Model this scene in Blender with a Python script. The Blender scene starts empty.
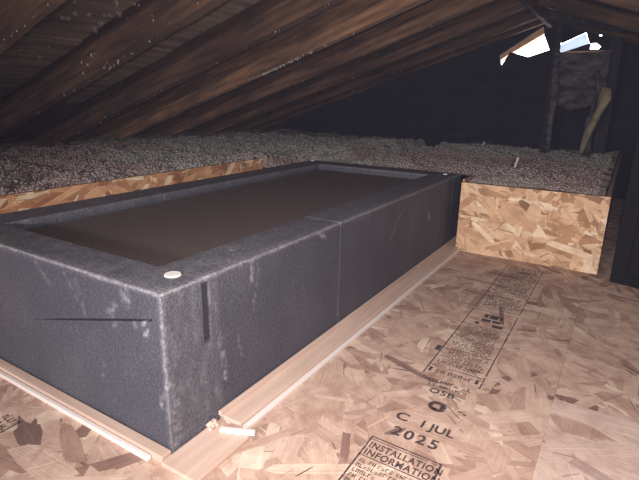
import bpy, bmesh, math, random
from mathutils import Vector, Matrix, noise, geometry

S = bpy.context.scene
C = S.collection

# ------------------------------------------------------------------ camera
cam_d = bpy.data.cameras.new('camera')
cam = bpy.data.objects.new('camera', cam_d); C.objects.link(cam)
Rv = Vector((0.52764702, -0.84929624, 0.01686788))
Uv = Vector((0.22726797, 0.16027359, 0.96055278))
Fv = Vector((0.81849734, 0.50299928, -0.27758571))
m = Matrix((Rv, Uv, -Fv)).transposed().to_4x4()
m.translation = Vector((-0.40127, -0.49295, 0.50695))
cam.matrix_world = m
cam_d.sensor_width = 36.0
cam_d.lens = 488.9087 / 639 * 36
cam_d.clip_start = 0.01
S.camera = cam
HAZE = 0.0028

# ------------------------------------------------------------------ world, lights, exposure
w = bpy.data.worlds.new('daylight'); S.world = w
w.use_nodes = True
bg = w.node_tree.nodes['Background']
bg.inputs[0].default_value = (0.80, 0.88, 1.0, 1)
bg.inputs[1].default_value = 7.0

def spot(name, loc, target, power, size, blend, radius, col):
    d = bpy.data.lights.new(name, 'SPOT'); d.energy = power; d.spot_size = math.radians(size)
    d.spot_blend = blend; d.shadow_soft_size = radius; d.color = col
    o = bpy.data.objects.new(name, d); C.objects.link(o)
    o.location = loc
    o.rotation_euler = (Vector(target) - Vector(loc)).to_track_quat('-Z', 'Y').to_euler()
    return o
def point(name, loc, power, radius, col):
    d = bpy.data.lights.new(name, 'POINT'); d.energy = power; d.shadow_soft_size = radius; d.color = col
    o = bpy.data.objects.new(name, d); C.objects.link(o); o.location = loc
    return o
spot('phone_torch', (-0.42, -0.50, 0.55), (0.78, -0.15, 0.02), 54.0, 118, 1.0, 0.012, (1.0, 0.95, 0.93))
spot('work_lamp', (-1.35, -0.20, 0.55), (0.1, 0.15, 0.05), 88.0, 88, 0.9, 0.06, (0.98, 0.95, 0.96))
S.view_settings.view_transform = 'Standard'
S.view_settings.look = 'None'
S.view_settings.exposure = 0.08
S.view_settings.gamma = 1.0
S.view_settings.use_curve_mapping = False

# ------------------------------------------------------------------ helpers
def srgb(r, g, b):
    f = lambda c: (c / 255 / 12.92) if c / 255 <= 0.04045 else ((c / 255 + 0.055) / 1.055) ** 2.4
    return (f(r), f(g), f(b), 1.0)

def mat(name, col, rough=0.8, spec=0.3):
    M = bpy.data.materials.new(name); M.use_nodes = True
    b = M.node_tree.nodes['Principled BSDF']
    b.inputs['Base Color'].default_value = col
    b.inputs['Roughness'].default_value = rough
    b.inputs['Specular IOR Level'].default_value = spec
    return M, M.node_tree, b

def noise_mix(M, c1, c2, scale, stretch=(1, 1, 1), detail=6, lo=0.35, hi=0.65, bump=0.0, bump_scale=None, extra=None, coord='Object', dist=0.01):
    nt = M.node_tree; b = nt.nodes['Principled BSDF']; L = nt.links
    tc = nt.nodes.new('ShaderNodeTexCoord'); mp = nt.nodes.new('ShaderNodeMapping')
    mp.inputs['Scale'].default_value = stretch
    L.new(tc.outputs[coord], mp.inputs['Vector'])
    n = nt.nodes.new('ShaderNodeTexNoise'); n.inputs['Scale'].default_value = scale; n.inputs['Detail'].default_value = detail
    L.new(mp.outputs[0], n.inputs['Vector'])
    r = nt.nodes.new('ShaderNodeValToRGB')
    r.color_ramp.elements[0].position = lo; r.color_ramp.elements[0].color = c1
    r.color_ramp.elements[1].position = hi; r.color_ramp.elements[1].color = c2
    L.new(n.outputs[0], r.inputs[0])
    out = r.outputs[0]
    if extra:   # (colour, scale, lo, hi)
        n3 = nt.nodes.new('ShaderNodeTexNoise'); n3.inputs['Scale'].default_value = extra[1]; n3.inputs['Detail'].default_value = 5
        L.new(tc.outputs[coord], n3.inputs['Vector'])
        mr = nt.nodes.new('ShaderNodeMapRange'); mr.inputs[1].default_value = extra[2]; mr.inputs[2].default_value = extra[3]
        L.new(n3.outputs[0], mr.inputs[0])
        mx = nt.nodes.new('ShaderNodeMix'); mx.data_type = 'RGBA'
        L.new(mr.outputs[0], mx.inputs[0]); L.new(out, mx.inputs[6]); mx.inputs[7].default_value = extra[0]
        out = mx.outputs[2]
    L.new(out, b.inputs['Base Color'])
    if bump:
        n2 = nt.nodes.new('ShaderNodeTexNoise'); n2.inputs['Scale'].default_value = bump_scale or scale * 3; n2.inputs['Detail'].default_value = 6
        L.new(mp.outputs[0], n2.inputs['Vector'])
        bp = nt.nodes.new('ShaderNodeBump'); bp.inputs['Strength'].default_value = bump; bp.inputs['Distance'].default_value = dist
        L.new(n2.outputs[0], bp.inputs['Height']); L.new(bp.outputs[0], b.inputs['Normal'])
    return M

def link(name, mesh, m_, parent=None):
    o = bpy.data.objects.new(name, mesh); C.objects.link(o)
    if m_ and not mesh.materials: mesh.materials.append(m_)
    if parent: o.parent = parent
    return o
def tag(o, label, cat, group=None, kind=None):
    o['label'] = label; o['category'] = cat
    if group: o['group'] = group
    if kind: o['kind'] = kind
    return o
def empty(name, loc=(0, 0, 0), rz=0.0):
    o = bpy.data.objects.new(name, None); C.objects.link(o); o.location = loc; o.rotation_euler = (0, 0, rz)
    o.empty_display_size = 0.05
    return o
def bm_mesh(bm, name, smooth=False):
    me = bpy.data.meshes.new(name); bm.normal_update(); bm.to_mesh(me); bm.free()
    if smooth:
        for p in me.polygons: p.use_smooth = True
    return me
def add_box(bm, lo, hi, bevel=0.0, M=None):
    g = bmesh.ops.create_cube(bm, size=1.0)
    c = [(a + b) / 2 for a, b in zip(lo, hi)]; s = [abs(b - a) for a, b in zip(lo, hi)]
    vs = g['verts']
    for v in vs: v.co = Vector((v.co.x * s[0] + c[0], v.co.y * s[1] + c[1], v.co.z * s[2] + c[2]))
    if bevel:
        es = list({e for v in vs for e in v.link_edges})
        r = bmesh.ops.bevel(bm, geom=es, offset=bevel, segments=2, affect='EDGES', profile=0.6)
        vs = list({v for f in r['faces'] for v in f.verts} | {v for v in vs if v.is_valid})
    if M is not None:
        for v in vs: v.co = M @ v.co
    return vs
def box_obj(name, lo, hi, m_, bevel=0.0, parent=None):
    bm = bmesh.new(); add_box(bm, lo, hi, bevel)
    return link(name, bm_mesh(bm, name), m_, parent)
def tube(bm, pts, radii, n=8, squash=1.0):
    rings = []
    for i, p in enumerate(pts):
        p = Vector(p)
        a = Vector(pts[max(i - 1, 0)]); b = Vector(pts[min(i + 1, len(pts) - 1)])
        t = (b - a).normalized()
        s = t.cross(Vector((0, 0, 1)))
        if s.length < 0.05: s = t.cross(Vector((1, 0, 0)))
        s.normalize(); u = s.cross(t)
        r = radii[i] if isinstance(radii, (list, tuple)) else radii
        rings.append([bm.verts.new(p + s * math.cos(k * 2 * math.pi / n) * r + u * math.sin(k * 2 * math.pi / n) * r * squash) for k in range(n)])
    for i in range(len(rings) - 1):
        for k in range(n):
            bm.faces.new((rings[i][k], rings[i][(k + 1) % n], rings[i + 1][(k + 1) % n], rings[i + 1][k]))
    bm.faces.new(rings[0][::-1]); bm.faces.new(rings[-1])
def nz(x, y, z, s): return noise.noise(Vector((x * s, y * s, z * s)))
def sstep(a, b, x):
    t = max(0.0, min(1.0, (x - a) / (b - a))); return t * t * (3 - 2 * t)

# ------------------------------------------------------------------ materials
def osb_material(name, rough=0.75):
    M, nt, b = mat(name, (1, 1, 1, 1), rough, 0.25); L = nt.links
    at = nt.nodes.new('ShaderNodeAttribute'); at.attribute_name = 'flake'
    uv = nt.nodes.new('ShaderNodeUVMap'); uv.uv_map = 'grain'
    mp = nt.nodes.new('ShaderNodeMapping'); mp.inputs['Scale'].default_value = (12, 260, 1)
    L.new(uv.outputs[0], mp.inputs[0])
    n = nt.nodes.new('ShaderNodeTexNoise'); n.inputs['Scale'].default_value = 1.0; n.inputs['Detail'].default_value = 4
    L.new(mp.outputs[0], n.inputs['Vector'])
    mr = nt.nodes.new('ShaderNodeMapRange'); mr.inputs[1].default_value = 0.3; mr.inputs[2].default_value = 0.7
    mr.inputs[3].default_value = 0.86; mr.inputs[4].default_value = 1.08
    L.new(n.outputs[0], mr.inputs[0])
    mul = nt.nodes.new('ShaderNodeVectorMath'); mul.operation = 'SCALE'
    L.new(at.outputs['Color'], mul.inputs[0]); L.new(mr.outputs[0], mul.inputs['Scale'])
    tc = nt.nodes.new('ShaderNodeTexCoord'); n5 = nt.nodes.new('ShaderNodeTexNoise'); n5.inputs['Scale'].default_value = 22; n5.inputs['Detail'].default_value = 7; n5.inputs['Roughness'].default_value = 0.65
    L.new(tc.outputs['Object'], n5.inputs['Vector'])
    r5 = nt.nodes.new('ShaderNodeValToRGB'); r5.color_ramp.elements[0].position = 0.34; r5.color_ramp.elements[0].color = (0.78, 0.71, 0.68, 1)
    r5.color_ramp.elements[1].position = 0.58; r5.color_ramp.elements[1].color = (1.04, 1.03, 1.02, 1)
    L.new(n5.outputs[0], r5.inputs[0])
    m5 = nt.nodes.new('ShaderNodeVectorMath'); m5.operation = 'MULTIPLY'
    L.new(mul.outputs[0], m5.inputs[0]); L.new(r5.outputs[0], m5.inputs[1])
    L.new(m5.outputs[0], b.inputs['Base Color'])
    bp = nt.nodes.new('ShaderNodeBump'); bp.inputs['Strength'].default_value = 0.35; bp.inputs['Distance'].default_value = 0.002
    L.new(n.outputs[0], bp.inputs['Height']); L.new(bp.outputs[0], b.inputs['Normal'])
    return M
M_osb = osb_material('oriented_strand_board')

M_ink, nt, b = mat('printed_ink', srgb(70, 58, 58), 0.8)
n = nt.nodes.new('ShaderNodeTexNoise'); n.inputs['Scale'].default_value = 190; n.inputs['Detail'].default_value = 3
tc = nt.nodes.new('ShaderNodeTexCoord'); nt.links.new(tc.outputs['Object'], n.inputs['Vector'])
mr = nt.nodes.new('ShaderNodeMapRange'); mr.inputs[1].default_value = 0.36; mr.inputs[2].default_value = 0.56; mr.inputs[3].default_value = 0.5; mr.inputs[4].default_value = 1.0
nt.links.new(n.outputs[0], mr.inputs[0]); nt.links.new(mr.outputs[0], b.inputs['Alpha'])

def wood(name, c1, c2, stretch, scale=6, bump=0.3, extra=None, rough=0.85):
    M, nt, b = mat(name, c1, rough, 0.15)
    return noise_mix(M, c1, c2, scale, stretch, 8, 0.3, 0.7, bump, scale * 2, extra, 'Object', 0.003)
M_raft = wood('old_rafter_wood', srgb(66, 50, 41), srgb(140, 104, 78), (22, 1.8, 22), 2.6, 0.35, (srgb(72, 54, 45), 2.4, 0.5, 0.7))
nt = M_raft.node_tree; b = nt.nodes['Principled BSDF']; src = b.inputs['Base Color'].links[0].from_socket
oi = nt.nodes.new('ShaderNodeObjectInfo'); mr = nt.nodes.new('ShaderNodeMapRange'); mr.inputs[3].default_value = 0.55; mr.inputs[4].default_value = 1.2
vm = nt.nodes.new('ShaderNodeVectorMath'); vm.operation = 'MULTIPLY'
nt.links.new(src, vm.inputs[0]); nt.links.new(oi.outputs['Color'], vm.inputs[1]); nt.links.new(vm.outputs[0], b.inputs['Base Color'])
nt.nodes.remove(mr)
def slope_grain(M, deg):
    for nd in M.node_tree.nodes:
        if nd.type == 'MAPPING':
            if nd.vector_type != 'TEXTURE':
                nd.vector_type = 'TEXTURE'; nd.inputs['Scale'].default_value = [1 / c for c in nd.inputs['Scale'].default_value]
            nd.inputs['Rotation'].default_value = (math.radians(deg), 0, 0)
slope_grain(M_raft, -18.4)
M_raft_lit = M_raft.copy(); M_raft_lit.name = 'rafter_underside_lit'
for nd in M_raft_lit.node_tree.nodes:
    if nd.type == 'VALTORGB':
        nd.color_ramp.elements[0].color = srgb(124, 98, 80); nd.color_ramp.elements[1].color = srgb(172, 138, 112)  # undersides coloured lighter to paint in light on the lower faces
M_raft3, M_raft_lit2 = M_raft.copy(), M_raft_lit.copy()
slope_grain(M_raft3, 18.4); slope_grain(M_raft_lit2, 18.4)
M_plank = wood('roof_plank_wood', srgb(138, 118, 104), srgb(216, 190, 166), (1.0, 9, 9), 3, 0.25, (srgb(60, 50, 44), 1.5, 0.5, 0.7))
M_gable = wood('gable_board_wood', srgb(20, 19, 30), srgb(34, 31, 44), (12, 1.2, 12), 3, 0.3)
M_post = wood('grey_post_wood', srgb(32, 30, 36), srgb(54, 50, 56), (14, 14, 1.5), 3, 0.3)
M_pine = wood('pale_pine', srgb(188, 158, 142), srgb(208, 182, 166), (2, 22, 10), 3, 0.15)
M_pine2 = wood('pale_pine_cross', srgb(188, 158, 142), srgb(208, 182, 166), (22, 2, 10), 3, 0.15)
M_tan = wood('tan_soffit_wood', srgb(190, 140, 108), srgb(222, 180, 148), (3, 3, 3), 6, 0.1)
M_white, _, _ = mat('white_strip', srgb(226, 214, 208), 0.6)
M_plug, _, _ = mat('white_plug', srgb(238, 232, 226), 0.6)
M_black = wood('black_board', srgb(7, 7, 8), srgb(13, 12, 14), (4, 4, 1), 5, 0.15, None, 0.7)
M_dark, _, _ = mat('dark_floor_board', srgb(70, 58, 54), 0.9)
M_stake, _, _ = mat('stake_card', srgb(200, 180, 168), 0.8)
M_stakemark, _, _ = mat('stake_marks', srgb(40, 34, 36), 0.8)
M_cable, _, _ = mat('grey_cable', srgb(120, 116, 130), 0.5)

M_ins, nt, b = mat('blown_insulation', srgb(150, 138, 132), 1.0, 0.0)
noise_mix(M_ins, srgb(160, 156, 151), srgb(182, 177, 171), 90, (1, 1, 1), 6, 0.36, 0.66, 0.2, 200, (srgb(162, 142, 138), 1.7, 0.42, 0.60), 'Object', 0.004)
M_tuft, nt, b = mat('insulation_fluff', srgb(176, 168, 162), 1.0, 0.0)
M_batt, nt, b = mat('dusty_insulation_batt', srgb(96, 88, 88), 1.0, 0.0)
noise_mix(M_batt, srgb(56, 52, 60), srgb(104, 96, 100), 14, (1, 1, 2.5), 6, 0.35, 0.66, 0.7, 60, None, 'Object', 0.01)
M_yellow, nt, b = mat('yellow_batt', srgb(190, 170, 110), 1.0, 0.0)
noise_mix(M_yellow, srgb(120, 110, 90), srgb(156, 144, 116), 20, (1, 1, 1), 5, 0.35, 0.65, 0.5, 60)

# black foam: base with speckle + dust read from a colour attribute
def foam(name, base, base2, dustcol, bump):
    M, nt, b = mat(name, base, 0.62, 0.35); L = nt.links
    tc = nt.nodes.new('ShaderNodeTexCoord')
    n = nt.nodes.new('ShaderNodeTexNoise'); n.inputs['Scale'].default_value = 260; n.inputs['Detail'].default_value = 3
    L.new(tc.outputs['Object'], n.inputs['Vector'])
    r = nt.nodes.new('ShaderNodeValToRGB')
    r.color_ramp.elements[0].position = 0.42; r.color_ramp.elements[0].color = base
    r.color_ramp.elements[1].position = 0.72; r.color_ramp.elements[1].color = base2
    L.new(n.outputs[0], r.inputs[0])
    at = nt.nodes.new('ShaderNodeAttribute'); at.attribute_name = 'dust'
    n2 = nt.nodes.new('ShaderNodeTexNoise'); n2.inputs['Scale'].default_value = 150; n2.inputs['Detail'].default_value = 5
    L.new(tc.outputs['Object'], n2.inputs['Vector'])
    mr = nt.nodes.new('ShaderNodeMapRange'); mr.inputs[1].default_value = 0.3; mr.inputs[2].default_value = 0.62; mr.inputs[3].default_value = 0.35; mr.inputs[4].default_value = 1.0
    L.new(n2.outputs[0], mr.inputs[0])
    ml = nt.nodes.new('ShaderNodeMath'); ml.operation = 'MULTIPLY'
    L.new(at.outputs['Fac'], ml.inputs[0]); L.new(mr.outputs[0], ml.inputs[1])
    mx = nt.nodes.new('ShaderNodeMix'); mx.data_type = 'RGBA'
    L.new(ml.outputs[0], mx.inputs[0]); L.new(r.outputs[0], mx.inputs[6]); mx.inputs[7].default_value = dustcol
    L.new(mx.outputs[2], b.inputs['Base Color'])
    v = nt.nodes.new('ShaderNodeTexVoronoi'); v.inputs['Scale'].default_value = 330
    L.new(tc.outputs['Object'], v.inputs['Vector'])
    bp = nt.nodes.new('ShaderNodeBump'); bp.inputs['Strength'].default_value = bump; bp.inputs['Distance'].default_value = 0.0015
    L.new(v.outputs[0], bp.inputs['Height']); L.new(bp.outputs[0], b.inputs['Normal'])
    return M
M_foam = foam('black_foam', srgb(54, 54, 64), srgb(76, 76, 88), srgb(176, 172, 176), 0.5)
M_lid = foam('dark_lid_panel', srgb(92, 80, 76), srgb(106, 93, 88), srgb(120, 112, 112), 0.15)

# ------------------------------------------------------------------ OSB boards (each strand is a flat chip in the board's own mesh)
def clip(poly, W, H):
    def half(P, ax, lim, sgn):
        out = []
        for i in range(len(P)):
            a = P[i]; b_ = P[(i + 1) % len(P)]
            da = sgn * (lim - a[ax]); db = sgn * (lim - b_[ax])
            if da >= 0: out.append(a)
            if da * db < 0:
                t = da / (da - db); out.append((a[0] + (b_[0] - a[0]) * t, a[1] + (b_[1] - a[1]) * t))
        return out
    for ax, lim, sg in ((0, 0, -1), (0, W, 1), (1, 0, -1), (1, H, 1)):
        poly = half(poly, ax, lim, sg)
        if len(poly) < 3: return None
    return poly
def osb(name, org, du, dv, W, H, th, seed, pal, parent=None, bias=0.0, spread=1.2, cover=3.2, lmul=1.0, edge=(180, 150, 134)):
    """board whose face is org + a*du + b*dv; strands lie on the du x dv side"""
    rnd = random.Random(seed)
    org = Vector(org); du = Vector(du); dv = Vector(dv); nn = du.cross(dv)
    V = []; F = []; colr = []; UV = []
    def P(a, b_, h): return org + du * a + dv * b_ + nn * h
    corners = [(0, 0), (W, 0), (W, H), (0, H)]
    V += [P(a, b_, 0) for a, b_ in corners] + [P(a, b_, -th) for a, b_ in corners]
    ec = srgb(*edge)
    for f in ((0, 1, 2, 3), (7, 6, 5, 4), (0, 4, 5, 1), (1, 5, 6, 2), (2, 6, 7, 3), (3, 7, 4, 0)):
        F.append(f); colr.append(ec); UV.append([(V[i].x + V[i].y, V[i].z + V[i].y) for i in f])
    N = int(1.18 * cover * W * H / 0.00125 / lmul ** 2)
    for i in range(N):
        L_ = rnd.choice((0.035, 0.05, 0.07, 0.09, 0.12)) * rnd.uniform(0.75, 1.2) * lmul
        Wd = rnd.choice((0.008, 0.012, 0.018, 0.026)) * rnd.uniform(0.8, 1.3) * lmul
        k = i / N
        if k > 0.85: L_ *= 0.8; Wd *= 0.75
        thin = rnd.random() if k > 0.45 else 1.0
        if thin < 0.34: Wd = rnd.uniform(0.0012, 0.0036); L_ = rnd.uniform(0.015, 0.06)
        cx = rnd.uniform(-0.02, W + 0.02); cy = rnd.uniform(-0.02, H + 0.02)
        a = rnd.gauss(bias, spread)
        ca, sa = math.cos(a), math.sin(a)
        # outline with ragged ends and slightly wavering sides
        sk = rnd.uniform(-0.5, 0.5) * Wd; tp = rnd.uniform(0.45, 1.0); tp2 = rnd.uniform(0.45, 1.0)
        loc = [(-L_ / 2 - sk, -Wd / 2 * tp), (-L_ * .2, -Wd / 2 * rnd.uniform(.85, 1.1)), (L_ * .25, -Wd / 2 * rnd.uniform(.8, 1.1)), (L_ / 2 - sk * .6, -Wd / 2 * tp2),
               (L_ / 2 + rnd.uniform(-.2, .5) * Wd, 0.05 * Wd), (L_ / 2 + sk, Wd / 2 * tp2), (L_ * .2, Wd / 2 * rnd.uniform(.85, 1.1)), (-L_ * .25, Wd / 2 * rnd.uniform(.8, 1.1)), (-L_ / 2 + sk * .6, Wd / 2 * tp),
               (-L_ / 2 - rnd.uniform(-.2, .5) * Wd, -0.05 * Wd)]
        poly = [(cx + x * ca - y * sa, cy + x * sa + y * ca) for x, y in loc]
        poly = clip(poly, W, H)
        if not poly: continue
        h = 0.0001 + 0.0006 * k
        s0 = len(V)
        tilt = rnd.uniform(-0.002, 0.002)
        V += [P(a_, b_, h) for a_, b_ in poly]
        F.append(tuple(range(s0, s0 + len(poly))))
        r = rnd.random(); acc = 0
        for wgt, c0, c1 in pal:
            acc += wgt
            if r <= acc: break
        t = rnd.random(); c = [c0[j] + (c1[j] - c0[j]) * t for j in range(3)]
        fk = rnd.uniform(0.60, 0.84)
        if thin < 0.24: c = [q * fk for q in c]
        elif thin < 0.34: c = [min(235, q * 1.1) for q in c]
        colr.append(srgb(*c))
        ox, oy = rnd.uniform(0, 50), rnd.uniform(0, 50)
        UV.append([(ox + (p[0] - cx) * ca + (p[1] - cy) * sa, oy - (p[0] - cx) * sa + (p[1] - cy) * ca) for p in poly])
    me = bpy.data.meshes.new(name); me.from_pydata([tuple(v) for v in V], [], F)
    ca_ = me.color_attributes.new('flake', 'FLOAT_COLOR', 'CORNER'); uvl = me.uv_layers.new(name='grain')
    i = 0
    for fi, f in enumerate(F):
        for j in range(len(f)):
            ca_.data[i].color = colr[fi]; uvl.data[i].uv = UV[fi][j]; i += 1
    me.validate(); me.update()
    return link(name, me, M_osb, parent)
PAL_FLOOR = [(0.50, (196, 167, 150), (208, 180, 163)), (0.26, (184, 153, 137), (197, 167, 150)), (0.13, (164, 133, 119), (178, 147, 132)), (0.04, (128, 102, 94), (150, 120, 108)), (0.07, (212, 188, 168), (222, 200, 182))]
PAL_SMOOTH = [(0.66, (200, 174, 162), (206, 181, 168)), (0.27, (190, 164, 152), (200, 174, 162)), (0.05, (172, 146, 136), (182, 156, 146)), (0.02, (214, 194, 182), (220, 202, 190))]
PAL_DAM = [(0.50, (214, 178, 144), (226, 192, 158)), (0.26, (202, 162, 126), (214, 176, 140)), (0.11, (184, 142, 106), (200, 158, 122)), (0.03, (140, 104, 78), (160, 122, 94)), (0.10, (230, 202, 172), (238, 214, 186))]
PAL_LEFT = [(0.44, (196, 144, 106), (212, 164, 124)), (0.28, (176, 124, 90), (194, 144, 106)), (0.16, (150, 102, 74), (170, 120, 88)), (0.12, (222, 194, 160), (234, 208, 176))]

# ------------------------------------------------------------------ setting: floor
fl = empty('floor'); fl['kind'] = 'structure'
X, Y = (1, 0, 0), (0, 1, 0)
main_panel = osb('floor_panel', (-1.5, -0.4548, 0), X, Y, 2.76, 2.2, 0.018, 11, PAL_FLOOR, fl, 0.9, 1.0, 3.6, 1.55)
p2 = osb('floor_panel', (0.4655, -1.6, 0), X, Y, 2.3, 1.1448, 0.018, 12, PAL_FLOOR, fl, 0.9, 1.0, 3.6, 1.5)
p3 = osb('floor_panel', (-1.5, -1.6, 0.0025), X, Y, 1.9648, 1.1448, 0.018, 13, PAL_SMOOTH, fl, 1.2, 0.5, 3.4, 2.4)
p3['label'] = 'smoother pinkish floor panel'
box_obj('subfloor', (-1.55, -2.3, -0.08), (3.0, 2.75, -0.02), M_dark, 0, fl)

# haze volume added to lift the blacks, like a veil over the lens
M_veil = bpy.data.materials.new('veil_haze'); M_veil.use_nodes = True
nt = M_veil.node_tree; nt.nodes.clear()
vo = nt.nodes.new('ShaderNodeVolumeScatter'); vo.inputs['Color'].default_value = (0.72, 0.70, 0.98, 1); vo.inputs['Density'].default_value = HAZE; vo.inputs['Anisotropy'].default_value = 0.0
om = nt.nodes.new('ShaderNodeOutputMaterial'); nt.links.new(vo.outputs[0], om.inputs['Volume'])
if HAZE > 0:
    veil_box = box_obj('veil_haze', (-1.66, -2.8, -0.12), (2.95, 2.85, 1.35), M_veil); tag(veil_box, 'thin bluish haze added through the attic to lift the blacks', 'haze', None, 'stuff')

# ------------------------------------------------------------------ ink printed on the floor panel
def ink_obj(name, parts_fn, parent):
    bm = bmesh.new(); parts_fn(bm)
    return link(name, bm_mesh(bm, name), M_ink, parent)
ZI = 0.00105
def rect(bm, x0, y0, x1, y1, z=ZI):
    vs = [bm.verts.new(p) for p in ((x0, y0, z), (x1, y0, z), (x1, y1, z), (x0, y1, z))]
    bm.faces.new(vs)
def line(bm, p, q, wd, rnd, gaps=0.06):
    p = Vector(p); q = Vector(q); L_ = (q - p).length; d = (q - p) / L_; s = Vector((-d.y, d.x)) * wd / 2
    t = 0
    while t < L_:
        e = min(L_, t + rnd.uniform(0.02, 0.07))
        a = p + d * t; b_ = p + d * e
        wv = rnd.uniform(0.75, 1.15)
        bm.faces.new([bm.verts.new((c.x, c.y, ZI)) for c in (a - s * wv, b_ - s * wv, b_ + s * wv, a + s * wv)])
        t = e + (rnd.uniform(0.001, 0.005) if rnd.random() < 0.5 else 0.0002)
def scribble(bm, xb, y0, y1, h, rnd, dens=1.0):
    """a row of tiny illegible print marks, baseline x=xb, running toward -y"""
    y = y0
    while y > y1 + h * 0.4:
        wl = rnd.randint(2, 8)
        for k in range(wl):
            if y <= y1 + h * .4: break
            cw = h * 0.62
            t = h * 0.2
            k2 = rnd.randint(0, 5)
            if k2 in (0, 1, 2, 4): rect(bm, xb, y, xb + h, y - t)
            if k2 in (0, 3, 5): rect(bm, xb + h * .4, y, xb + h * .6, y - cw)
            if k2 in (1, 3, 4): rect(bm, xb + h * .8, y, xb + h, y - cw)
            if k2 in (2, 3, 5): rect(bm, xb, y, xb + h * .2, y - cw)
            if k2 in (0, 4): rect(bm, xb, y - cw + t, xb + h, y - cw)
            y -= cw * 1.3
        y -= h * rnd.uniform(0.3, 0.7) / dens
def text_into(bm, s, xb, y0, size, spacing=1.0, bold=0.0, wscale=1.0):
    cu = bpy.data.curves.new('t', 'FONT'); cu.body = s; cu.size = size; cu.space_character = spacing; cu.offset = bold; cu.fill_mode = 'BOTH'
    ob = bpy.data.objects.new('t', cu); C.objects.link(ob)
    dg = bpy.context.evaluated_depsgraph_get(); dg.update()
    me = bpy.data.meshes.new_from_object(ob.evaluated_get(dg))
    mp = [bm.verts.new((xb + v.co.y, y0 - v.co.x * wscale, ZI)) for v in me.vertices]
    for p in me.polygons:
        try: bm.faces.new([mp[i] for i in p.vertices])
        except ValueError: pass
    bpy.data.objects.remove(ob); bpy.data.curves.remove(cu); bpy.data.meshes.remove(me)

def grade(bm):
    r = random.Random(5)
    for yy in (-0.2275, -0.3345):
        line(bm, (0.424, yy), (0.785, yy), 0.0026, r); line(bm, (0.805, yy), (1.19, yy), 0.0026, r)
    for xx, wd in ((0.785, .002), (0.808, .0022), (0.925, .002), (1.19, .0022), (0.462, .002), (0.69, .0018), (0.6, .0015), (0.545, 0.0015)):
        line(bm, (xx, -0.2275), (xx, -0.3345), wd, r)
    x = 0.47
    while x < 0.685:
        h = r.choice((0.006, 0.007, 0.009))
        scribble(bm, x, -0.236 - r.uniform(0, .015), -0.328 + r.uniform(0, .012), h, r); x += h * 1.45
    scribble(bm, 0.437, -0.246, -0.318, 0.012, r)
    rect(bm, 0.436, -0.232, 0.452, -0.238); rect(bm, 0.436, -0.322, 0.452, -0.328)
    x = 0.82
    while x < 1.175:
        h = r.choice((0.006, 0.008, 0.011))
        if abs(x - 0.92) > 0.012: scribble(bm, x, -0.234 - r.uniform(0, .01), -0.331 + r.uniform(0, .01), h, r)
        x += h * 1.3
    # heavier emblem of stacked bars between the two blocks
    for k, (a, b_) in enumerate(((-0.262, -0.272), (-0.275, -0.296), (-0.299, -0.305))):
        rect(bm, 0.745, a, 0.768, b_)
    rect(bm, 0.722, -0.262, 0.738, -0.283); rect(bm, 0.724, -0.287, 0.738, -0.306)
    rect(bm, 0.70, -0.252, 0.712, -0.262); rect(bm, 0.698, -0.292, 0.714, -0.316)
    rect(bm, 0.523, -0.215, 0.548, -0.225)
def datestamp(bm):
    r = random.Random(6)
    scribble(bm, 0.402, -0.232, -0.33, 0.011, r); scribble(bm, 0.388, -0.25, -0.325, 0.009, r)
    text_into(bm, 'OSB', 0.366, -0.258, 0.023, 1.15, 0.0006)
    # round mark: a thick ring open to one side
    n = 20
    prev = None
    for i in range(n + 1):
        a = math.radians(35 + 300 * i / n)
        c, s_ = math.cos(a), math.sin(a)
        o_ = bm.verts.new((0.330 + 0.0150 * s_, -0.288 - 0.0165 * c, ZI)); i_ = bm.verts.new((0.330 + 0.0070 * s_, -0.288 - 0.0085 * c, ZI))
        if prev: bm.faces.new((prev[0], o_, i_, prev[1]))
        prev = (o_, i_)
    rect(bm, 0.326, -0.292, 0.336, -0.302); rect(bm, 0.318, -0.283, 0.324, -0.29)
    rect(bm, 0.334, -0.322, 0.3375, -0.33); rect(bm, 0.33, -0.331, 0.334, -0.336)
    text_into(bm, 'C', 0.262, -0.237, 0.029, 1.0, 0.0008, 1.1)
    text_into(bm, '1', 0.262, -0.277, 0.027, 1.0, 0.0008)
    text_into(bm, 'JUL', 0.262, -0.296, 0.026, 1.05, 0.0007)
    text_into(bm, '2025', 0.222, -0.247, 0.031, 1.3, 0.0008)
def install(bm):
    r = random.Random(7)
    line(bm, (0.199, -0.2265), (0.197, -0.339), 0.003, r); line(bm, (0.1935, -0.2265), (0.192, -0.339), 0.0015, r)
    line(bm, (0.199, -0.228), (-0.05, -0.230), 0.003, r); line(bm, (0.197, -0.339), (-0.05, -0.341), 0.003, r)
    text_into(bm, 'INSTALLATION', 0.1745, -0.232, 0.0185, 1.15, 0.0006, 0.80)
    text_into(bm, 'INFORMATION', 0.1565, -0.232, 0.0185, 1.15, 0.0006, 0.82)
    line(bm, (0.153, -0.2265), (0.153, -0.339), 0.002, r)
    x = 0.139
    while x > -0.05:
        h = r.choice((0.009, 0.0075)); scribble(bm, x, -0.234, -0.332, h, r); x -= h * 1.5
for nm, fn, lb in (('grade_stamp', grade, 'dark block of ruled printing'), ('date_stamp', datestamp, 'printed OSB, 1 JUL 2025'), ('installation_stamp', install, 'printed INSTALLATION INFORMATION box')):
    o = ink_obj(nm, fn, main_panel); o['label'] = lb
def corner_stamp(bm):
    r = random.Random(9)
    for k in range(3):
        scribble(bm, -0.09 - 0.016 * k, 0.30, 0.262, 0.010, r)
    line(bm, (-0.076, 0.262), (-0.13, 0.262), 0.003, r)
ink_obj('corner_stamp', corner_stamp, main_panel)

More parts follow.
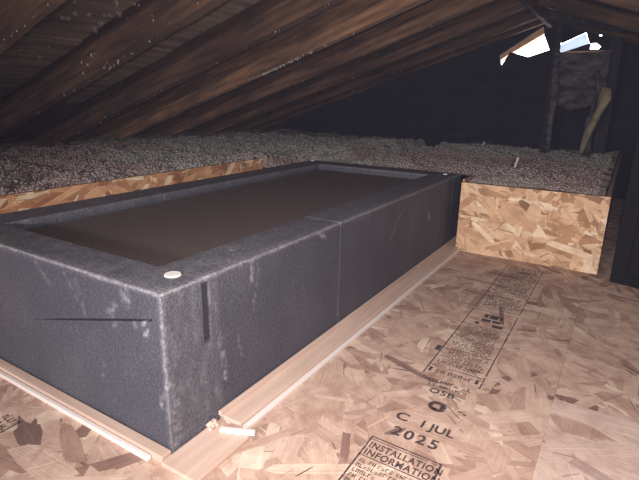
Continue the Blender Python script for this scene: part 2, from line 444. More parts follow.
# ------------------------------------------------------------------ setting: roof, walls
TAN = math.tan(math.radians(18.4)); YR = -0.02; ZR = 0.24 + (2.104 - YR) * TAN     # ridge line, underside of rafters
RD = 0.125                                                                        # rafter depth, measured vertically
def zr(y): return ZR - abs(y - YR) * TAN
def ceiling():
    bm = bmesh.new(); rnd = random.Random(3)
    for sgn in (1, -1):
        s = 0.0
        while s < 2.75:
            wdt = rnd.uniform(0.115, 0.14); e = min(s + wdt - 0.004, 2.75)
            x = -1.6
            while x < 2.9:
                x2 = min(2.9, x + rnd.uniform(1.2, 2.4)); dz = rnd.uniform(0, 0.006)
                ys, ye = YR + sgn * s, YR + sgn * e
                zs, ze = ZR - s * TAN + RD + dz, ZR - e * TAN + RD + dz
                P = [(x, ys, zs), (x2 - .003, ys, zs), (x2 - .003, ye, ze), (x, ye, ze)]
                a = [bm.verts.new(p) for p in P]; b_ = [bm.verts.new((p[0], p[1], p[2] + 0.018)) for p in P]
                for f in ((0, 1, 2, 3), (7, 6, 5, 4), (0, 4, 5, 1), (1, 5, 6, 2), (2, 6, 7, 3), (3, 7, 4, 0)):
                    vv = a + b_; bm.faces.new([vv[i] for i in f])
                x = x2
            s += wdt
        # roofing felt over the planks, closing the gaps
        P = [(-1.6, YR, ZR + RD + 0.03), (2.9, YR, ZR + RD + 0.03), (2.9, YR + sgn * 2.8, ZR + RD + 0.03 - 2.8 * TAN), (-1.6, YR + sgn * 2.8, ZR + RD + 0.03 - 2.8 * TAN)]
        a = [bm.verts.new(p) for p in P]; b_ = [bm.verts.new((p[0], p[1], p[2] + 0.02)) for p in P]
        for f in ((0, 1, 2, 3), (7, 6, 5, 4), (0, 4, 5, 1), (1, 5, 6, 2), (2, 6, 7, 3), (3, 7, 4, 0)):
            vv = a + b_; bm.faces.new([vv[i] for i in f])
    bmesh.ops.recalc_face_normals(bm, faces=bm.faces)
    o = link('ceiling', bm_mesh(bm, 'ceiling'), M_plank); o['kind'] = 'structure'
ceiling()

GX = 2.85
def gable(name, x0, x1, holes):
    ow = 2.72
    outer = [(YR - ow, -0.05), (YR + ow, -0.05), (YR + ow, ZR + RD - ow * TAN), (YR, ZR + RD), (YR - ow, ZR + RD - ow * TAN)]
    loops = [[Vector((y, z, 0)) for y, z in outer]] + [[Vector((y, z, 0)) for y, z in h] for h in holes]
    tris = geometry.tessellate_polygon(loops)
    flat = [p for l in loops for p in l]
    bm = bmesh.new()
    A = [bm.verts.new((x0, p.x, p.y)) for p in flat]; B = [bm.verts.new((x1, p.x, p.y)) for p in flat]
    for t in tris:
        bm.faces.new([A[i] for i in t]); bm.faces.new([B[i] for i in reversed(t)])
    k = 0
    for l in loops:
        n_ = len(l)
        for i in range(n_):
            bm.faces.new((A[k + i], A[k + (i + 1) % n_], B[k + (i + 1) % n_], B[k + i]))
        k += n_
    bmesh.ops.recalc_face_normals(bm, faces=bm.faces)
    o = link(name, bm_mesh(bm, name), M_gable); o['kind'] = 'structure'
    return o
holes = [[(0.252, 0.778), (0.022, 0.93), (0.010, 0.875), (-0.026, 0.799), (0.086, 0.764), (0.19, 0.795), (0.234, 0.716)],
         [(-0.050, 0.866), (-0.068, 0.858), (-0.085, 0.833), (-0.202, 0.887), (-0.226, 0.826), (-0.105, 0.786), (-0.050, 0.788)],
         [(-0.232, 0.828), (-0.262, 0.828), (-0.285, 0.808), (-0.275, 0.793), (-0.232, 0.795)],
         [(-0.268, 0.888), (-0.282, 0.888), (-0.282, 0.862), (-0.268, 0.862)],
         [(-0.44, 0.848), (-0.458, 0.850), (-0.462, 0.828), (-0.442, 0.830)]]
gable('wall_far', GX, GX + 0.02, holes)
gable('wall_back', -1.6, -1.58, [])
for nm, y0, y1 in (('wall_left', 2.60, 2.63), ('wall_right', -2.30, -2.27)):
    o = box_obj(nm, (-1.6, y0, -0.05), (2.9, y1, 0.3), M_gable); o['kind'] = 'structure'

# soffit board outside the gable, seen through the opening, and a ledge inside under it
bm = bmesh.new()
P = [(0.30, 0.765), (-0.01, 0.96), (-0.02, 0.915), (0.27, 0.742)]
a = [bm.verts.new((GX + 0.03, y, z)) for y, z in P]; b_ = [bm.verts.new((GX + 0.12, y, z)) for y, z in P]
bm.faces.new(a[::-1]); bm.faces.new(b_)
for i in range(4): bm.faces.new((a[i], a[(i + 1) % 4], b_[(i + 1) % 4], b_[i]))
bmesh.ops.recalc_face_normals(bm, faces=bm.faces)
o = link('trim_1', bm_mesh(bm, 'trim_1'), M_tan); o['kind'] = 'structure'; o['label'] = 'tan soffit board outside the gable opening'
box_obj('trim_2', (GX - 0.05, -0.36, 0.768), (GX - 0.001, -0.11, 0.784), M_tan)['kind'] = 'structure'

# frosted pane hanging tilted in the opening
M_pane, nt, b = mat('frosted_pane', (0.85, 0.92, 1, 1), 0.6)
tr = nt.nodes.new('ShaderNodeBsdfTranslucent'); tr.inputs[0].default_value = (0.40, 0.42, 0.45, 1)
mx = nt.nodes.new('ShaderNodeMixShader'); mx.inputs[0].default_value = 0.85
nt.links.new(b.outputs[0], mx.inputs[1]); nt.links.new(tr.outputs[0], mx.inputs[2]); nt.links.new(mx.outputs[0], nt.nodes['Material Output'].inputs[0])
bm = bmesh.new()
P = [(-0.050, 0.812), (-0.200, 0.884), (-0.222, 0.826), (-0.105, 0.789), (-0.05, 0.79)]
a = [bm.verts.new((GX + 0.024, y, z)) for y, z in P]; b_ = [bm.verts.new((GX + 0.028, y, z)) for y, z in P]
bm.faces.new(a[::-1]); bm.faces.new(b_)
for i in range(5): bm.faces.new((a[i], a[(i + 1) % 5], b_[(i + 1) % 5], b_[i]))
bmesh.ops.recalc_face_normals(bm, faces=bm.faces)
o = link('vent_pane', bm_mesh(bm, 'vent_pane'), M_pane)
tag(o, 'pale frosted pane tilted in the bright gable opening', 'pane')

# ------------------------------------------------------------------ rafters
def rafter_mesh(sgn, run=2.55, wd=0.041):
    bm = bmesh.new(); n_ = 34
    rings = []
    for i in range(n_ + 1):
        y = sgn * run * i / n_
        z0 = -abs(y) * TAN
        j = lambda k: 0.0022 * nz(y * 3, k * 7.1, sgn, 2)
        rings.append([bm.verts.new((-wd / 2 + j(1), YR * 0 + y, z0 + j(2))), bm.verts.new((wd / 2 + j(3), y, z0 + j(2))), bm.verts.new((wd / 2 + j(3), y, z0 + RD)), bm.verts.new((-wd / 2 + j(1), y, z0 + RD))])
    for i in range(n_):
        for k in range(4):
            bm.faces.new((rings[i][k], rings[i][(k + 1) % 4], rings[i + 1][(k + 1) % 4], rings[i + 1][k]))
    bm.faces.new(rings[0][::-1]); bm.faces.new(rings[-1])
    bmesh.ops.recalc_face_normals(bm, faces=bm.faces); bm.normal_update()
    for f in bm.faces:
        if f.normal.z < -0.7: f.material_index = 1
    me = bm_mesh(bm, 'rafter'); me.materials.append(M_raft if sgn > 0 else M_raft3); me.materials.append(M_raft_lit if sgn > 0 else M_raft_lit2); return me
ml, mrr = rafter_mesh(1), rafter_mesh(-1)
labL = {0: 'old brown rafter on the left slope, nearly overhead of the camera', 1: 'dark rafter crossing the top left corner of the view',
        2: 'brown rafter above white tufts at upper left, second from the left', 3: 'rafter with lit-toned underside ending behind the middle of the black box',
        4: 'orange-brown rafter with a white fluffy streak along its lower edge', 5: 'brown rafter next beyond the fluffy streaked one',
        6: 'dim rafter second beyond the fluffy streaked one', 7: 'dark rafter just left of the gable opening, third beyond the fluffy streaked one', 8: 'farthest rafter, lying against the gable wall left of the bright opening'}
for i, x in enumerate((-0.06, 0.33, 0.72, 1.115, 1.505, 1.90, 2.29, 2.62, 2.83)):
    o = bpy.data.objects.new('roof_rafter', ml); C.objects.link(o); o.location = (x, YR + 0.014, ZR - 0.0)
    k = (.75, .75, .6, .6, 1.45, 1.0, .7, .55, .5)[i]; k *= 1.12; o.color = (k, k * (.96 if i == 4 else .97), k * (.9 if i == 4 else 1.0), 1)  # tint also paints in the beam: brightest mid rafter, dimmer towards both ends
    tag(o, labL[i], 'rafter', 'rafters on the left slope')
labR = {0: 'right slope rafter farthest from the gable, above the camera side', 1: 'right slope rafter just outside the top right corner of the view', 2: 'right slope rafter across the top right corner of the view, nearest', 3: 'right slope rafter above the gable opening, second from the near side', 4: 'right slope rafter touching the gable wall'}
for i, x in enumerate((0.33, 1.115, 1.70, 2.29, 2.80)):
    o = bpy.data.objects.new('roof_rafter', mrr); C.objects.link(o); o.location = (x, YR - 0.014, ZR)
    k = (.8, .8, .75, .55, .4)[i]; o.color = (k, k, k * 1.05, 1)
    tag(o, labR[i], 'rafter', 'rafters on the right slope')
o = box_obj('ridge_board', (-1.58, YR - 0.0125, ZR - 0.03), (GX, YR + 0.0125, ZR + RD + 0.01), M_raft, 0.001)
tag(o, 'horizontal ridge board where the two roof slopes meet above the opening', 'beam')

# ------------------------------------------------------------------ insulation
def dist_out(x, y):
    return None
def ins_h(x, y):
    base = 0.245 + 0.012 * nz(x, y, 0, 2.2)
    if y > 0.70: base = 0.258 + 0.016 * nz(x, y, 0.3, 2.0) 
    lump = 0.016 * nz(x, y, 1, 9) + 0.009 * nz(x, y, 2, 24) + 0.004 * nz(x, y, 3, 50)
    base += 0.028 * sstep(0.98, 1.1, x) * (1 - sstep(1.12, 1.4, x)) * sstep(0.62, 0.66, y) * (1 - sstep(0.75, 0.95, y))
    if y > .5: base -= 0.045 * (1 - sstep(0.645, 0.685, y))
    e = 1.0
    if y < 0.9 and x < 1.08: e = sstep(0.70, 0.80, y)
    if y <= 0.70: e = sstep(1.27, 1.40, x)
    return min(base + lump * (0.35 + 0.65 * e) - (1 - e) * 0.012, zr(y) + RD - 0.006)
def insulation():
    st = 0.0125; V = []; F = []; idx = {}
    rnd = random.Random(8)
    nx = int((GX + 1.5) / st); ny = int((2.58 + 0.462) / st)
    def ok(i, j):
        x = -1.5 + i * st; y = -0.462 + j * st
        if y >= 0.715 or (x >= 1.08 and y >= 0.655): return True
        return (x >= 1.277 and y <= -0.036) or x >= 1.386
    for i in range(nx + 1):
        for j in range(ny + 1):
            if ok(i, j):
                x = -1.5 + i * st + rnd.uniform(-.003, .003); y = -0.462 + j * st + rnd.uniform(-.003, .003)
                if y > 0.645: y = max(y, 0.714 if x < 1.08 else 0.648)
                else: x = max(x, 1.276)
                idx[i, j] = len(V); V.append((min(x, GX - .001), max(y, -0.462), ins_h(x, y) + rnd.uniform(-.0012, .0012)))
    for i in range(nx):
        for j in range(ny):
            q = [(i, j), (i + 1, j), (i + 1, j + 1), (i, j + 1)]
            if all(k in idx for k in q): F.append([idx[k] for k in q])
    # loose tufts lying on top
    for k in range(46000):
        if rnd.random() < 0.6: x = rnd.uniform(-0.1, 2.4); y = rnd.uniform(0.72 if x < 1.09 else 0.658, 1.9)
        else: x = rnd.uniform(1.31, 2.7); y = rnd.uniform(-0.44, -0.05) if x < 1.40 else rnd.uniform(-.44, .8)
        z = ins_h(x, y); s = rnd.uniform(0.002, 0.0052); b0 = len(V)
        for d in ((1, 0, 0), (-1, 0, 0), (0, 1, 0), (0, -1, 0), (0, 0, 1), (0, 0, -1)):
            V.append(tuple(Vector((x, y, z + s * .3)) + Vector(d) * s * rnd.uniform(.6, 1.5) + Vector((rnd.uniform(-1, 1), rnd.uniform(-1, 1), rnd.uniform(-1, 1))) * s * .4))
        for a, b_, c in ((0, 2, 4), (2, 1, 4), (1, 3, 4), (3, 0, 4), (2, 0, 5), (1, 2, 5), (3, 1, 5), (0, 3, 5)):
            F.append((b0 + a, b0 + b_, b0 + c))
    me = bpy.data.meshes.new('blown_insulation'); me.from_pydata(V, [], F); me.update()
    for p in me.polygons: p.use_smooth = True
    o = link('blown_insulation', me, M_ins)
    tag(o, 'grey-brown loose fluffy blown insulation filling the joist bays behind the boards', 'insulation', None, 'stuff')
insulation()

def fluff():
    bm = bmesh.new(); rnd = random.Random(21)
    def tuft(p, s, n_=3):
        for k in range(n_):
            g = bmesh.ops.create_icosphere(bm, subdivisions=1, radius=s * rnd.uniform(.5, 1))
            off = Vector((rnd.uniform(-1, 1), rnd.uniform(-1, 1), rnd.uniform(-1, .5))) * s
            sc = (rnd.uniform(.4, 1.4), rnd.uniform(.4, 1.4), rnd.uniform(.5, 2.0))
            for v in g['verts']:
                c = Vector((v.co.x * sc[0], v.co.y * sc[1], v.co.z * sc[2])) * rnd.uniform(.75, 1.25)
                v.co = Vector(p) + off + c
    RX = (0.33, 0.72, 1.115, 1.505, 1.90, 2.29, 2.62)
    for k in range(330):                                  # scattered on the lower arrises of rafters
        x = rnd.choice(RX); y = rnd.uniform(0.1, 1.9)
        side = rnd.random()
        if side < 0.45: p = (x - 0.019, y, zr(y) + rnd.uniform(0, 0.13))
        else: p = (x - rnd.uniform(0.005, .018), y, zr(y))
        tuft(p, rnd.choice((.0012, .0018, .0028)), 2)
    for k in range(90):                                   # the dense white streak
        y = rnd.gauss(0.93, 0.13); tuft((1.505 - 0.016, y, zr(y) + rnd.uniform(-.002, .008)), rnd.uniform(.0018, .0042), 3)
    for k in range(26):                                   # clumps on the sheathing between the first rafters
        x = rnd.uniform(0.36, 0.71); y = rnd.uniform(0.75, 1.35); tuft((x, y, zr(y) + RD - 0.003), rnd.uniform(.003, .0075), 4)
    for k in range(30):
        y = rnd.uniform(0.7, 1.2); tuft((0.72 - 0.018, y, zr(y) + rnd.uniform(.0, .12)), rnd.uniform(.0015, .0045), 3)
    me = bm_mesh(bm, 'insulation_fluff'); o = link('insulation_fluff', me, M_tuft)
    tag(o, 'small white tufts of insulation caught on the rafters and roof planks', 'insulation fluff', None, 'stuff')
fluff()

# ------------------------------------------------------------------ boards that hold the insulation back
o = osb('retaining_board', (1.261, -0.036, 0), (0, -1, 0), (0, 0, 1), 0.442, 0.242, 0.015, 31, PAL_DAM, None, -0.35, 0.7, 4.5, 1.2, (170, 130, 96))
tag(o, 'bright tan strand board standing across the floor beyond the black box', 'board')
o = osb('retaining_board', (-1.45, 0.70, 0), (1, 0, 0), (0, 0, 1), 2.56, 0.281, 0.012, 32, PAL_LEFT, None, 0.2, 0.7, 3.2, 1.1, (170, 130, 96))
tag(o, 'long orange-tan strand board running behind the far long side of the black box', 'board')
o = osb('retaining_board', (1.380, -0.034, 0), (-1, 0, 0), (0, 0, 1), 0.100, 0.25, 0.006, 34, PAL_LEFT)
tag(o, 'short strand board hidden between the box end and the insulation', 'board')
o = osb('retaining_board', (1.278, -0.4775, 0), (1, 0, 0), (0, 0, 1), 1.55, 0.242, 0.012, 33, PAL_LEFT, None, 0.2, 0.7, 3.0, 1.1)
tag(o, 'shadowed strand board running away at the right end of the bright tan one', 'board')

# ------------------------------------------------------------------ hatch frame boards round the black box
fr = empty('hatch_frame', (0, 0, 0)); tag(fr, 'pale wooden frame boards with a white edge around the foot of the black box', 'frame')
box_obj('frame_board', (0.098, -0.046, 0), (1.39, -0.002, 0.013), M_pine, 0.002, fr)
box_obj('frame_board', (-0.024, -0.072, 0), (0.088, -0.002, 0.007), M_pine, 0.002, fr)
box_obj('frame_board', (-0.020, -0.001, 0), (-0.002, 0.645, 0.012), M_pine2, 0.002, fr)
box_obj('inner_lip', (0.095, -0.0085, 0.0132), (1.39, -0.002, 0.021), M_pine, 0.001, fr)
box_obj('edge_strip', (0.10, -0.0555, 0), (1.259, -0.0465, 0.008), M_white, 0.002, fr)
box_obj('edge_strip', (-0.029, 0.02, 0), (-0.021, 0.645, 0.008), M_white, 0.002, fr)
bm = bmesh.new(); add_box(bm, (-0.0045, -0.028, 0), (0.0045, 0.028, 0.007), 0.002, Matrix.Translation((0.084, -0.052, 0.0072)) @ Matrix.Rotation(math.radians(24), 4, 'Z'))
link('end_strip', bm_mesh(bm, 'end_strip'), M_white, fr)
# crumbled foam scrap at the joint
bm = bmesh.new()
for (x, y, z, s) in ((0.078, -0.010, 0.012, 0.006), (0.068, -0.013, 0.010, 0.005), (0.073, -0.006, 0.010, 0.005), (0.083, -0.006, 0.011, 0.004)):
    g = bmesh.ops.create_icosphere(bm, subdivisions=2, radius=s)
    for v in g['verts']:
        v.co = Vector((x, y, z)) + v.co * (1 + 1.1 * nz(v.co.x + x, v.co.y, v.co.z, 160))
        v.co.z = max(v.co.z, 0.0075)
o = link('foam_scrap', bm_mesh(bm, 'foam_scrap'), M_pine)
tag(o, 'small crumbled pale scrap at the frame joint near the box corner', 'scrap')

# ------------------------------------------------------------------ the black foam hatch cover
L_, W_, H_, RIM = 1.377, 0.644, 0.254, 0.092
cover = empty('attic_hatch_cover', (0, 0, 0))
tag(cover, 'large low black foam attic hatch cover with a sunken top standing on the floor', 'hatch cover')

SEG = [  # chalky scuffs: a, b, half width, strength
    ((0, .0, .235), (0, .0, .06), .004, .75), ((.012, 0, .15), (.010, 0, .01), .0035, .75), ((.020, 0, .10), (.016, 0, .0), .005, .55), ((.03, 0, .24), (.028, 0, .16), .003, .25),
    ((.10, 0, .238), (.106, 0, .13), .0022, .45), ((.11, 0, .15), (.118, 0, .07), .004, .6), ((.15, 0, .13), (.158, 0, .09), .002, .4),
    ((.19, 0, .251), (.19, 0, .215), .003, .9), ((.21, 0, .25), (.19, 0, .16), .002, .35), ((.484, 0, .1), (.484, 0, .04), .002, .5),
    ((.40, 0, .252), (.42, 0, .235), .005, .8), ((.80, 0, .19), (.76, 0, .15), .006, .4), ((.86, 0, .22), (.80, 0, .20), .003, .35), ((1.05, 0, .165), (1.06, 0, .15), .006, 1.), ((1.0, 0, .235), (1.01, 0, .21), .003, .5),
    ((.7, 0, .24), (.71, 0, .17), .003, .3), ((.6, 0, .24), (.62, 0, .2), .003, .25), ((.33, 0, .2), (.35, 0, .12), .003, .2), ((.55, 0, .12), (.62, 0, .1), .004, .15),
    # end face
    ((0, .036, .203), (0, .036, .188), .0055, .85), ((0, .052, .2), (0, .056, .196), .005, .5), ((0, .10, .215), (0, .115, .20), .006, .5), ((0, .115, .20), (0, .105, .185), .006, .45),
    ((0, .19, .235), (0, .175, .17), .003, .35), ((0, .22, .24), (0, .19, .2), .003, .3), ((0, .075, .24), (0, .072, .23), .008, .7), ((0, .31, .25), (0, .26, .21), .004, .3), ((0, .14, .11), (0, .15, .08), .003, .35),
    ((0, .2, .15), (0, .3, .13), .007, .16), ((0, .09, .08), (0, .13, .05), .006, .12), ((0, .012, .1), (0, .016, .08), .004, .6), ((0, .24, .06), (0, .2, .12), .005, .12), ((0, .33, .2), (0, .38, .16), .006, .15),
    # top
    ((.31, .02, .254), (.44, .01, .254), .004, .3), ((.25, .08, .254), (.33, .06, .254), .005, .3), ((.20, .06, .254), (.215, .05, .254), .003, .9), ((.135, .075, .254), (.16, .078, .254), .004, .6),
    ((.06, .07, .254), (.10, .065, .254), .008, .5), ((.05, .10, .254), (.02, .3, .254), .004, .3), ((.04, .16, .254), (.06, .25, .254), .003, .2), ((.47, .07, .254), (.50, .015, .254), .004, .6),
    ((.8, .03, .254), (1.0, .06, .254), .006, .35), ((1.2, .04, .254), (1.3, .05, .254), .012, .6), ((.6, .02, .254), (.7, .06, .254), .005, .25),
    ((.09, 0, .250), (.45, 0, .253), .003, .5)]
SEG = [(Vector(a), Vector(b_), r, s) for a, b_, r, s in SEG]
def dust_at(p):
    d = 0.05 + 0.10 * max(0, nz(p.x, p.y, p.z, 6)) + 0.05 * max(0, nz(p.x, p.y, p.z, 18))
    # worn arrises along the outer top edges and the near corner
    e1 = max(p.y, abs(p.z - H_)); e2 = max(p.x, abs(p.z - H_)); e3 = max(p.x, p.y)
    wv = 0.5 + 0.5 * nz(p.x, p.y, p.z, 14); w2 = 0.4 + 0.8 * max(0, nz(p.x, p.y, p.z, 40) + .4)
    for e, k in ((e1, .32), (e2, .42), (e3, .42)):
        d += k * wv * w2 * (1 - sstep(0.001, 0.011, e))
    # dustier near corner block and near part of the top
    if p.z > H_ - .004:
        d += 0.16 * (1 - sstep(0.1, 0.55, p.x)) * (0.4 + nz(p.x, p.y, 3, 30)) + 0.12 * (1 - sstep(0.0, 0.03, min(p.x, p.y))) + 0.14 + 0.18 * max(0, nz(p.x, p.y, 9, 45))
    if p.y < .003 and p.x < .11: d += 0.08 + 0.24 * max(0, nz(p.x * 1.5, 0, p.z * .5, 50))
    for a, b_, r, s in SEG:
        ab = b_ - a; t = max(0, min(1, (p - a).dot(ab) / max(ab.length_squared, 1e-9)))
        q = (p - a - ab * t).length
        if q < r * 2.2: d = max(d, s * (1 - sstep(r * .5, r * 2.1, q)) * (0.45 + 0.9 * nz(p.x, p.y, p.z, 110)))
    return max(0, min(1, d))
def lines(a, b_, st, extra=()):
    n_ = max(2, int(round((b_ - a) / st)))
    L = {round(a + (b_ - a) * i / n_, 5) for i in range(n_ + 1)}
    L |= {round(a + k, 5) for k in (0.0015, 0.003)} | {round(b_ - k, 5) for k in (0.0015, 0.003)} | {round(e, 5) for e in extra}
    return sorted(v for v in L if a - 1e-9 <= v <= b_ + 1e-9)
def grid_panel(name, lo, hi, m_, parent, st=(0.006, 0.006, 0.006), extra=((), (), ()), r=0.003, warp=None, keep=None):
    """box surface on a fine grid with rounded arrises; keep = sides (axis,sgn) left square where it butts"""
    ax = [lines(lo[k], hi[k], st[k], extra[k]) for k in range(3)]
    V = []; idx = {}; F = []
    def vid(i, j, k):
        if (i, j, k) not in idx: idx[i, j, k] = len(V); V.append(Vector((ax[0][i], ax[1][j], ax[2][k])))
        return idx[i, j, k]
    n_ = [len(a) - 1 for a in ax]
    for k0, u0, v0 in ((0, 1, 2), (1, 2, 0), (2, 0, 1)):
        for side in (0, n_[k0]):
            for u in range(n_[u0]):
                for v in range(n_[v0]):
                    q = []
                    for du_, dv_ in ((0, 0), (1, 0), (1, 1), (0, 1)):
                        t = [0, 0, 0]; t[k0] = side; t[u0] = u + du_; t[v0] = v + dv_; q.append(vid(*t))
                    F.append(q if side else q[::-1])
    D = []
    for i, p in enumerate(V):
        p = p.copy()
        p0 = p.copy()
        l2 = [lo[k] + (0 if keep and (k, 0) in keep else r) for k in range(3)]; h2 = [hi[k] - (0 if keep and (k, 1) in keep else r) for k in range(3)]
        q = Vector([max(l2[k], min(h2[k], p[k])) for k in range(3)])
        d = p - q
        if sum(abs(c) > 1e-7 for c in d) > 1: p = q + d.normalized() * r
        if warp: p = warp(p, p0)
        V[i] = p; D.append(0.0 if ((warp and p.y > 0.03 and abs(p0.y) < 1e-4) or (p0.x == lo[0] == 0.0 and p.x > 0.005)) else dust_at(p))
    me = bpy.data.meshes.new(name); me.from_pydata([tuple(v) for v in V], [], F)
    at = me.attributes.new('dust', 'FLOAT', 'POINT')
    at.data.foreach_set('value', D)
    for p in me.polygons: p.use_smooth = False
    me.update()
    return link(name, me, m_, parent)
def slot_warp(sx, sgn_y):
    def f(p, p0):
        face = 0.0 if sgn_y < 0 else W_
        if abs(p0.y - face) < 1e-4 and abs(p0.x - sx) < 0.0081 and 0.149 < p0.z < 0.2455: p.y -= sgn_y * 0.045
        return p
    return f
sx1, sx2 = 0.0825, 1.288
ex1 = [(sx1 + 0.0075, sx1 + 0.0083), (), (0.1485, 0.1495, 0.245, 0.246)]
ex2 = [(sx2 - 0.0083, sx2 - 0.0075, sx2 + 0.0075, sx2 + 0.0083), (), (0.1485, 0.1495, 0.245, 0.246)]
# long sides, each in two lengths
grid_panel('side_panel', (0.0747, 0, 0), (0.4862, RIM, H_), M_foam, cover, (0.0045, .012, .0045), ex1, 0.003, slot_warp(sx1, -1), {(0, 0)})
grid_panel('side_panel', (0.4866, 0, 0), (L_ - RIM - .0003, RIM, H_), M_foam, cover, (0.007, .015, .006), ex2, 0.0018, slot_warp(sx2, -1))
grid_panel('side_panel', (0.0747, W_ - RIM, 0), (0.4862, W_, H_), M_foam, cover, (.015, .015, .02))
grid_panel('side_panel', (0.4870, W_ - RIM, 0), (L_ - RIM - .0003, W_, H_), M_foam, cover, (.02, .02, .02))
# ends; the near one carries a slanting moulded step across its face
def end_warp(p, p0):
    if p0.x < 0.02:
        zl = 0.2205 - 0.262 * p0.y
        w_ = max(0.0, 1 - abs(p0.z - 0.17) / (0.17 if p0.z < 0.17 else 0.084))
        t = w_ * (max(0.03, zl) - 0.17)
        if 0.003 < p0.z < 0.251 and 0.0 < p0.x + 1 and abs(p0.x) < 1e-4: p.z += t
        if abs(p0.x) < 1e-4 and 0.1664 < p0.z < 0.1690 and 0.020 < p0.y < 0.38:
            p.x += 0.014 * (1 - sstep(0.10, 0.38, p0.y))
    return p
ex_e = [(), (0.0195, 0.0205), (0.1660, 0.1668, 0.1686, 0.1694)]
# the ends run full width; the long sides butt against their inner faces
grid_panel('end_panel', (0.0, 0.0, 0), (0.0745, W_, H_), M_foam, cover, (.008, .0045, .0045), ex_e, 0.003, end_warp, {(0, 1)})
grid_panel('end_panel', (L_ - RIM, 0.0, 0), (L_, W_, H_), M_foam, cover, (.012, .014, .008))
grid_panel('lid', (0.07, RIM - 0.01, 0.200), (L_ - RIM + 0.01, W_ - RIM + 0.01, 0.232), M_lid, cover, (.012, .012, .02))
M_slot_shade, _, _ = mat('slot_shade', srgb(50, 50, 57), 0.8)
for x0, x1 in ((0.0752, 0.0900), (1.2805, 1.2955)):
    box_obj('slot_shade_strip', (x0, 0.0045, 0.1505), (x1, 0.0065, 0.2445), M_slot_shade, 0, cover)  # dark strip painting the shade inside each slot
def disc(x, y, r, z, m_, nm='corner_plug'):
    bm = bmesh.new(); bmesh.ops.create_cone(bm, cap_ends=True, segments=28, radius1=r, radius2=r * .92, depth=0.0024)
    for v in bm.verts: v.co += Vector((x, y, z + 0.0011))
    o = link(nm, bm_mesh(bm, nm), m_, cover); o['label'] = 'round white plug'
for x, y in ((0.062, 0.044), (L_ - 0.05, 0.044), (0.062, W_ - 0.044), (L_ - 0.02, W_ - 0.015)):
    disc(x, y, 0.0125 if x < 1 else 0.008, H_, M_plug)

# ------------------------------------------------------------------ small things on the insulation
def stake(loc, h, label, rz):
    t = empty('depth_stake', loc, rz); tag(t, label, 'stake')
    bm = bmesh.new(); add_box(bm, (-0.0008, -0.0045, -0.06), (0.0008, 0.0045, h), 0, Matrix.Rotation(math.radians(14), 4, 'X'))
    link('card', bm_mesh(bm, 'card'), M_stake, t)
    for z in (h * .38, h * .72):
        bm = bmesh.new(); add_box(bm, (-0.0010, 0.004, z - .004), (0.0010, 0.016, z + .004), 0, Matrix.Rotation(math.radians(14), 4, 'X'))
        link('dark_tab', bm_mesh(bm, 'dark_tab'), M_stakemark, t)
stake((1.66, -0.125, 0.245), 0.055, 'small pale stake with dark tabs stuck upright in the insulation', math.radians(-10))
stake((2.62, 0.235, 0.25), 0.03, 'tiny far pale stake in the dark part of the insulation', 0)

# ------------------------------------------------------------------ posts and hanging insulation near the gable
def post(lo, hi, label):
    o = box_obj('roof_post', lo, hi, M_post, 0.002); tag(o, label, 'post', 'posts by the gable')
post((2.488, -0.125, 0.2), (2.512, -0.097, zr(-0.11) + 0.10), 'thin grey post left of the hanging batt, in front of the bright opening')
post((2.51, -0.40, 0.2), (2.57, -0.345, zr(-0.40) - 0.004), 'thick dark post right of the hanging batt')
def batt():
    bm = bmesh.new(); nu, nv = 44, 30
    rows = []
    for side in (0, 1):
        R_ = []
        for j in range(nv + 1):
            v = j / nv; row = []
            for i in range(nu + 1):
                u = i / nu
                y = -0.114 - 0.245 * u
                sag = math.sin(math.pi * u)
                top = 0.755 - 0.012 * sag
                bot = 0.57 - 0.095 * sag ** 0.5 + 0.012 * nz(u * 3, 0, 1, 2)
                z = top + (bot - top) * v
                x = 2.44 + 0.02 * side * 3 - 0.05 * math.sin(math.pi * u) * (0.4 + 0.6 * v) + 0.012 * math.sin(v * 19 + 2 * nz(u, v, 0, 3)) * (1 if side == 0 else .4) + 0.01 * nz(u * 4, v * 4, side, 3)
                row.append(bm.verts.new((x, y, z)))
            R_.append(row)
        rows.append(R_)
    for s_ in (0, 1):
        for j in range(nv):
            for i in range(nu):
                q = (rows[s_][j][i], rows[s_][j][i + 1], rows[s_][j + 1][i + 1], rows[s_][j + 1][i]); bm.faces.new(q if s_ else q[::-1])
    for i in range(nu):
        for j in (0, nv): bm.faces.new((rows[0][j][i], rows[1][j][i], rows[1][j][i + 1], rows[0][j][i + 1]))
    for j in range(nv):
        for i in (0, nu): bm.faces.new((rows[0][j][i], rows[1][j][i], rows[1][j + 1][i], rows[0][j + 1][i]))
    bmesh.ops.recalc_face_normals(bm, faces=bm.faces)
    o = link('insulation_batt', bm_mesh(bm, 'insulation_batt', True), M_batt)
    tag(o, 'wide sagging grey insulation batt hung between the two gable posts', 'insulation batt')
batt()
def strip(pts, radii, m_, label, squash=0.5):
    bm = bmesh.new(); tube(bm, pts, radii, 12, squash)
    for v in bm.verts: v.co += Vector((1, 1, 1)) * 0.006 * nz(v.co.x, v.co.y, v.co.z, 30)
    bmesh.ops.recalc_face_normals(bm, faces=bm.faces)
    o = link('insulation_strip', bm_mesh(bm, 'insulation_strip', True), m_); tag(o, label, 'insulation strip')
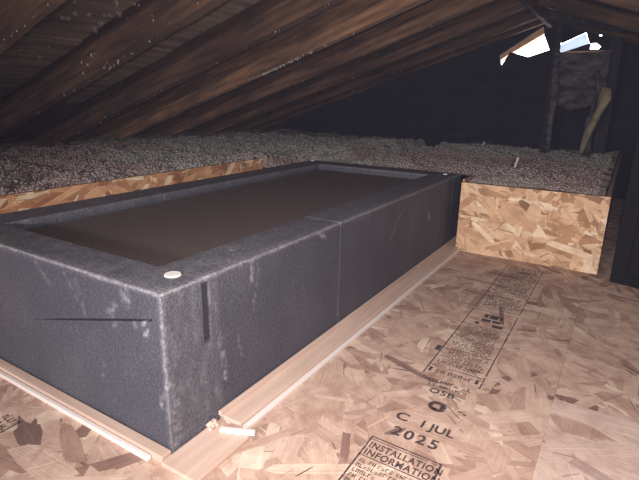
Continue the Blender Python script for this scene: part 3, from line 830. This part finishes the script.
strip([(2.36, -0.150, .70), (2.355, -0.142, .62), (2.36, -0.148, .54), (2.37, -0.143, .44), (2.38, -0.147, .34), (2.39, -0.15, .262)], [.012, .016, .020, .014, .012, .014], M_batt, 'thin ragged grey strip trailing down beside the left gable post')
strip([(2.40, -0.315, .66), (2.39, -0.335, .58), (2.39, -0.325, .50), (2.39, -0.325, .42), (2.39, -0.32, .34), (2.40, -0.33, .25)], [.014, .018, .024, .022, .024, .026], M_batt, 'ragged grey strip hanging below the right end of the sagging batt')
strip([(2.36, -0.19, .505), (2.35, -0.225, .485), (2.35, -0.265, .482), (2.36, -0.30, .50), (2.37, -0.33, .53)], [.008, .011, .012, .011, .008], M_batt, 'short pale fold drooping under the sagging batt')
strip([(2.32, -0.368, .575), (2.31, -0.371, .53), (2.31, -0.358, .47), (2.31, -0.335, .40), (2.31, -0.320, .34), (2.31, -0.312, .272)], [.022, .034, .034, .030, .026, .020], M_yellow, 'yellowish batt piece leaning beside the thick dark post', 0.6)

bm = bmesh.new(); M4 = Matrix.Translation((2.60, -0.20, 0.922)) @ Matrix.Rotation(math.radians(15), 4, 'X')
add_box(bm, (-0.018, -0.22, -0.025), (0.018, 0.22, 0.025), 0.002, M4)
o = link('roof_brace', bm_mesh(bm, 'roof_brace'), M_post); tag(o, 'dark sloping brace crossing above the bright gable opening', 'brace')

# ------------------------------------------------------------------ black cabinet at the right edge
cb = empty('black_cabinet', (1.208, -0.513, 0), math.radians(-18))
tag(cb, 'tall black panelled cabinet on the floor at the right edge beside the tan board', 'cabinet')
box_obj('body', (0.012, -0.75, 0.0), (0.30, 0.0, 0.60), M_black, 0.003, cb)
for lo, hi in (((0, -0.75, 0.002), (0.012, -0.0, 0.028)), ((0, -0.75, 0.20), (0.012, 0, 0.235)), ((0, -0.75, 0.57), (0.012, 0, 0.60)), ((0, -0.040, 0.028), (0.012, 0, 0.20)), ((0, -0.040, 0.235), (0.012, 0, 0.57))):
    box_obj('face_frame', lo, hi, M_black, 0.0015, cb)
def curl(pts, label):
    bm = bmesh.new(); tube(bm, pts, 0.0022, 8); o = link('loose_wire', bm_mesh(bm, 'loose_wire', True), M_cable); tag(o, label, 'wire')
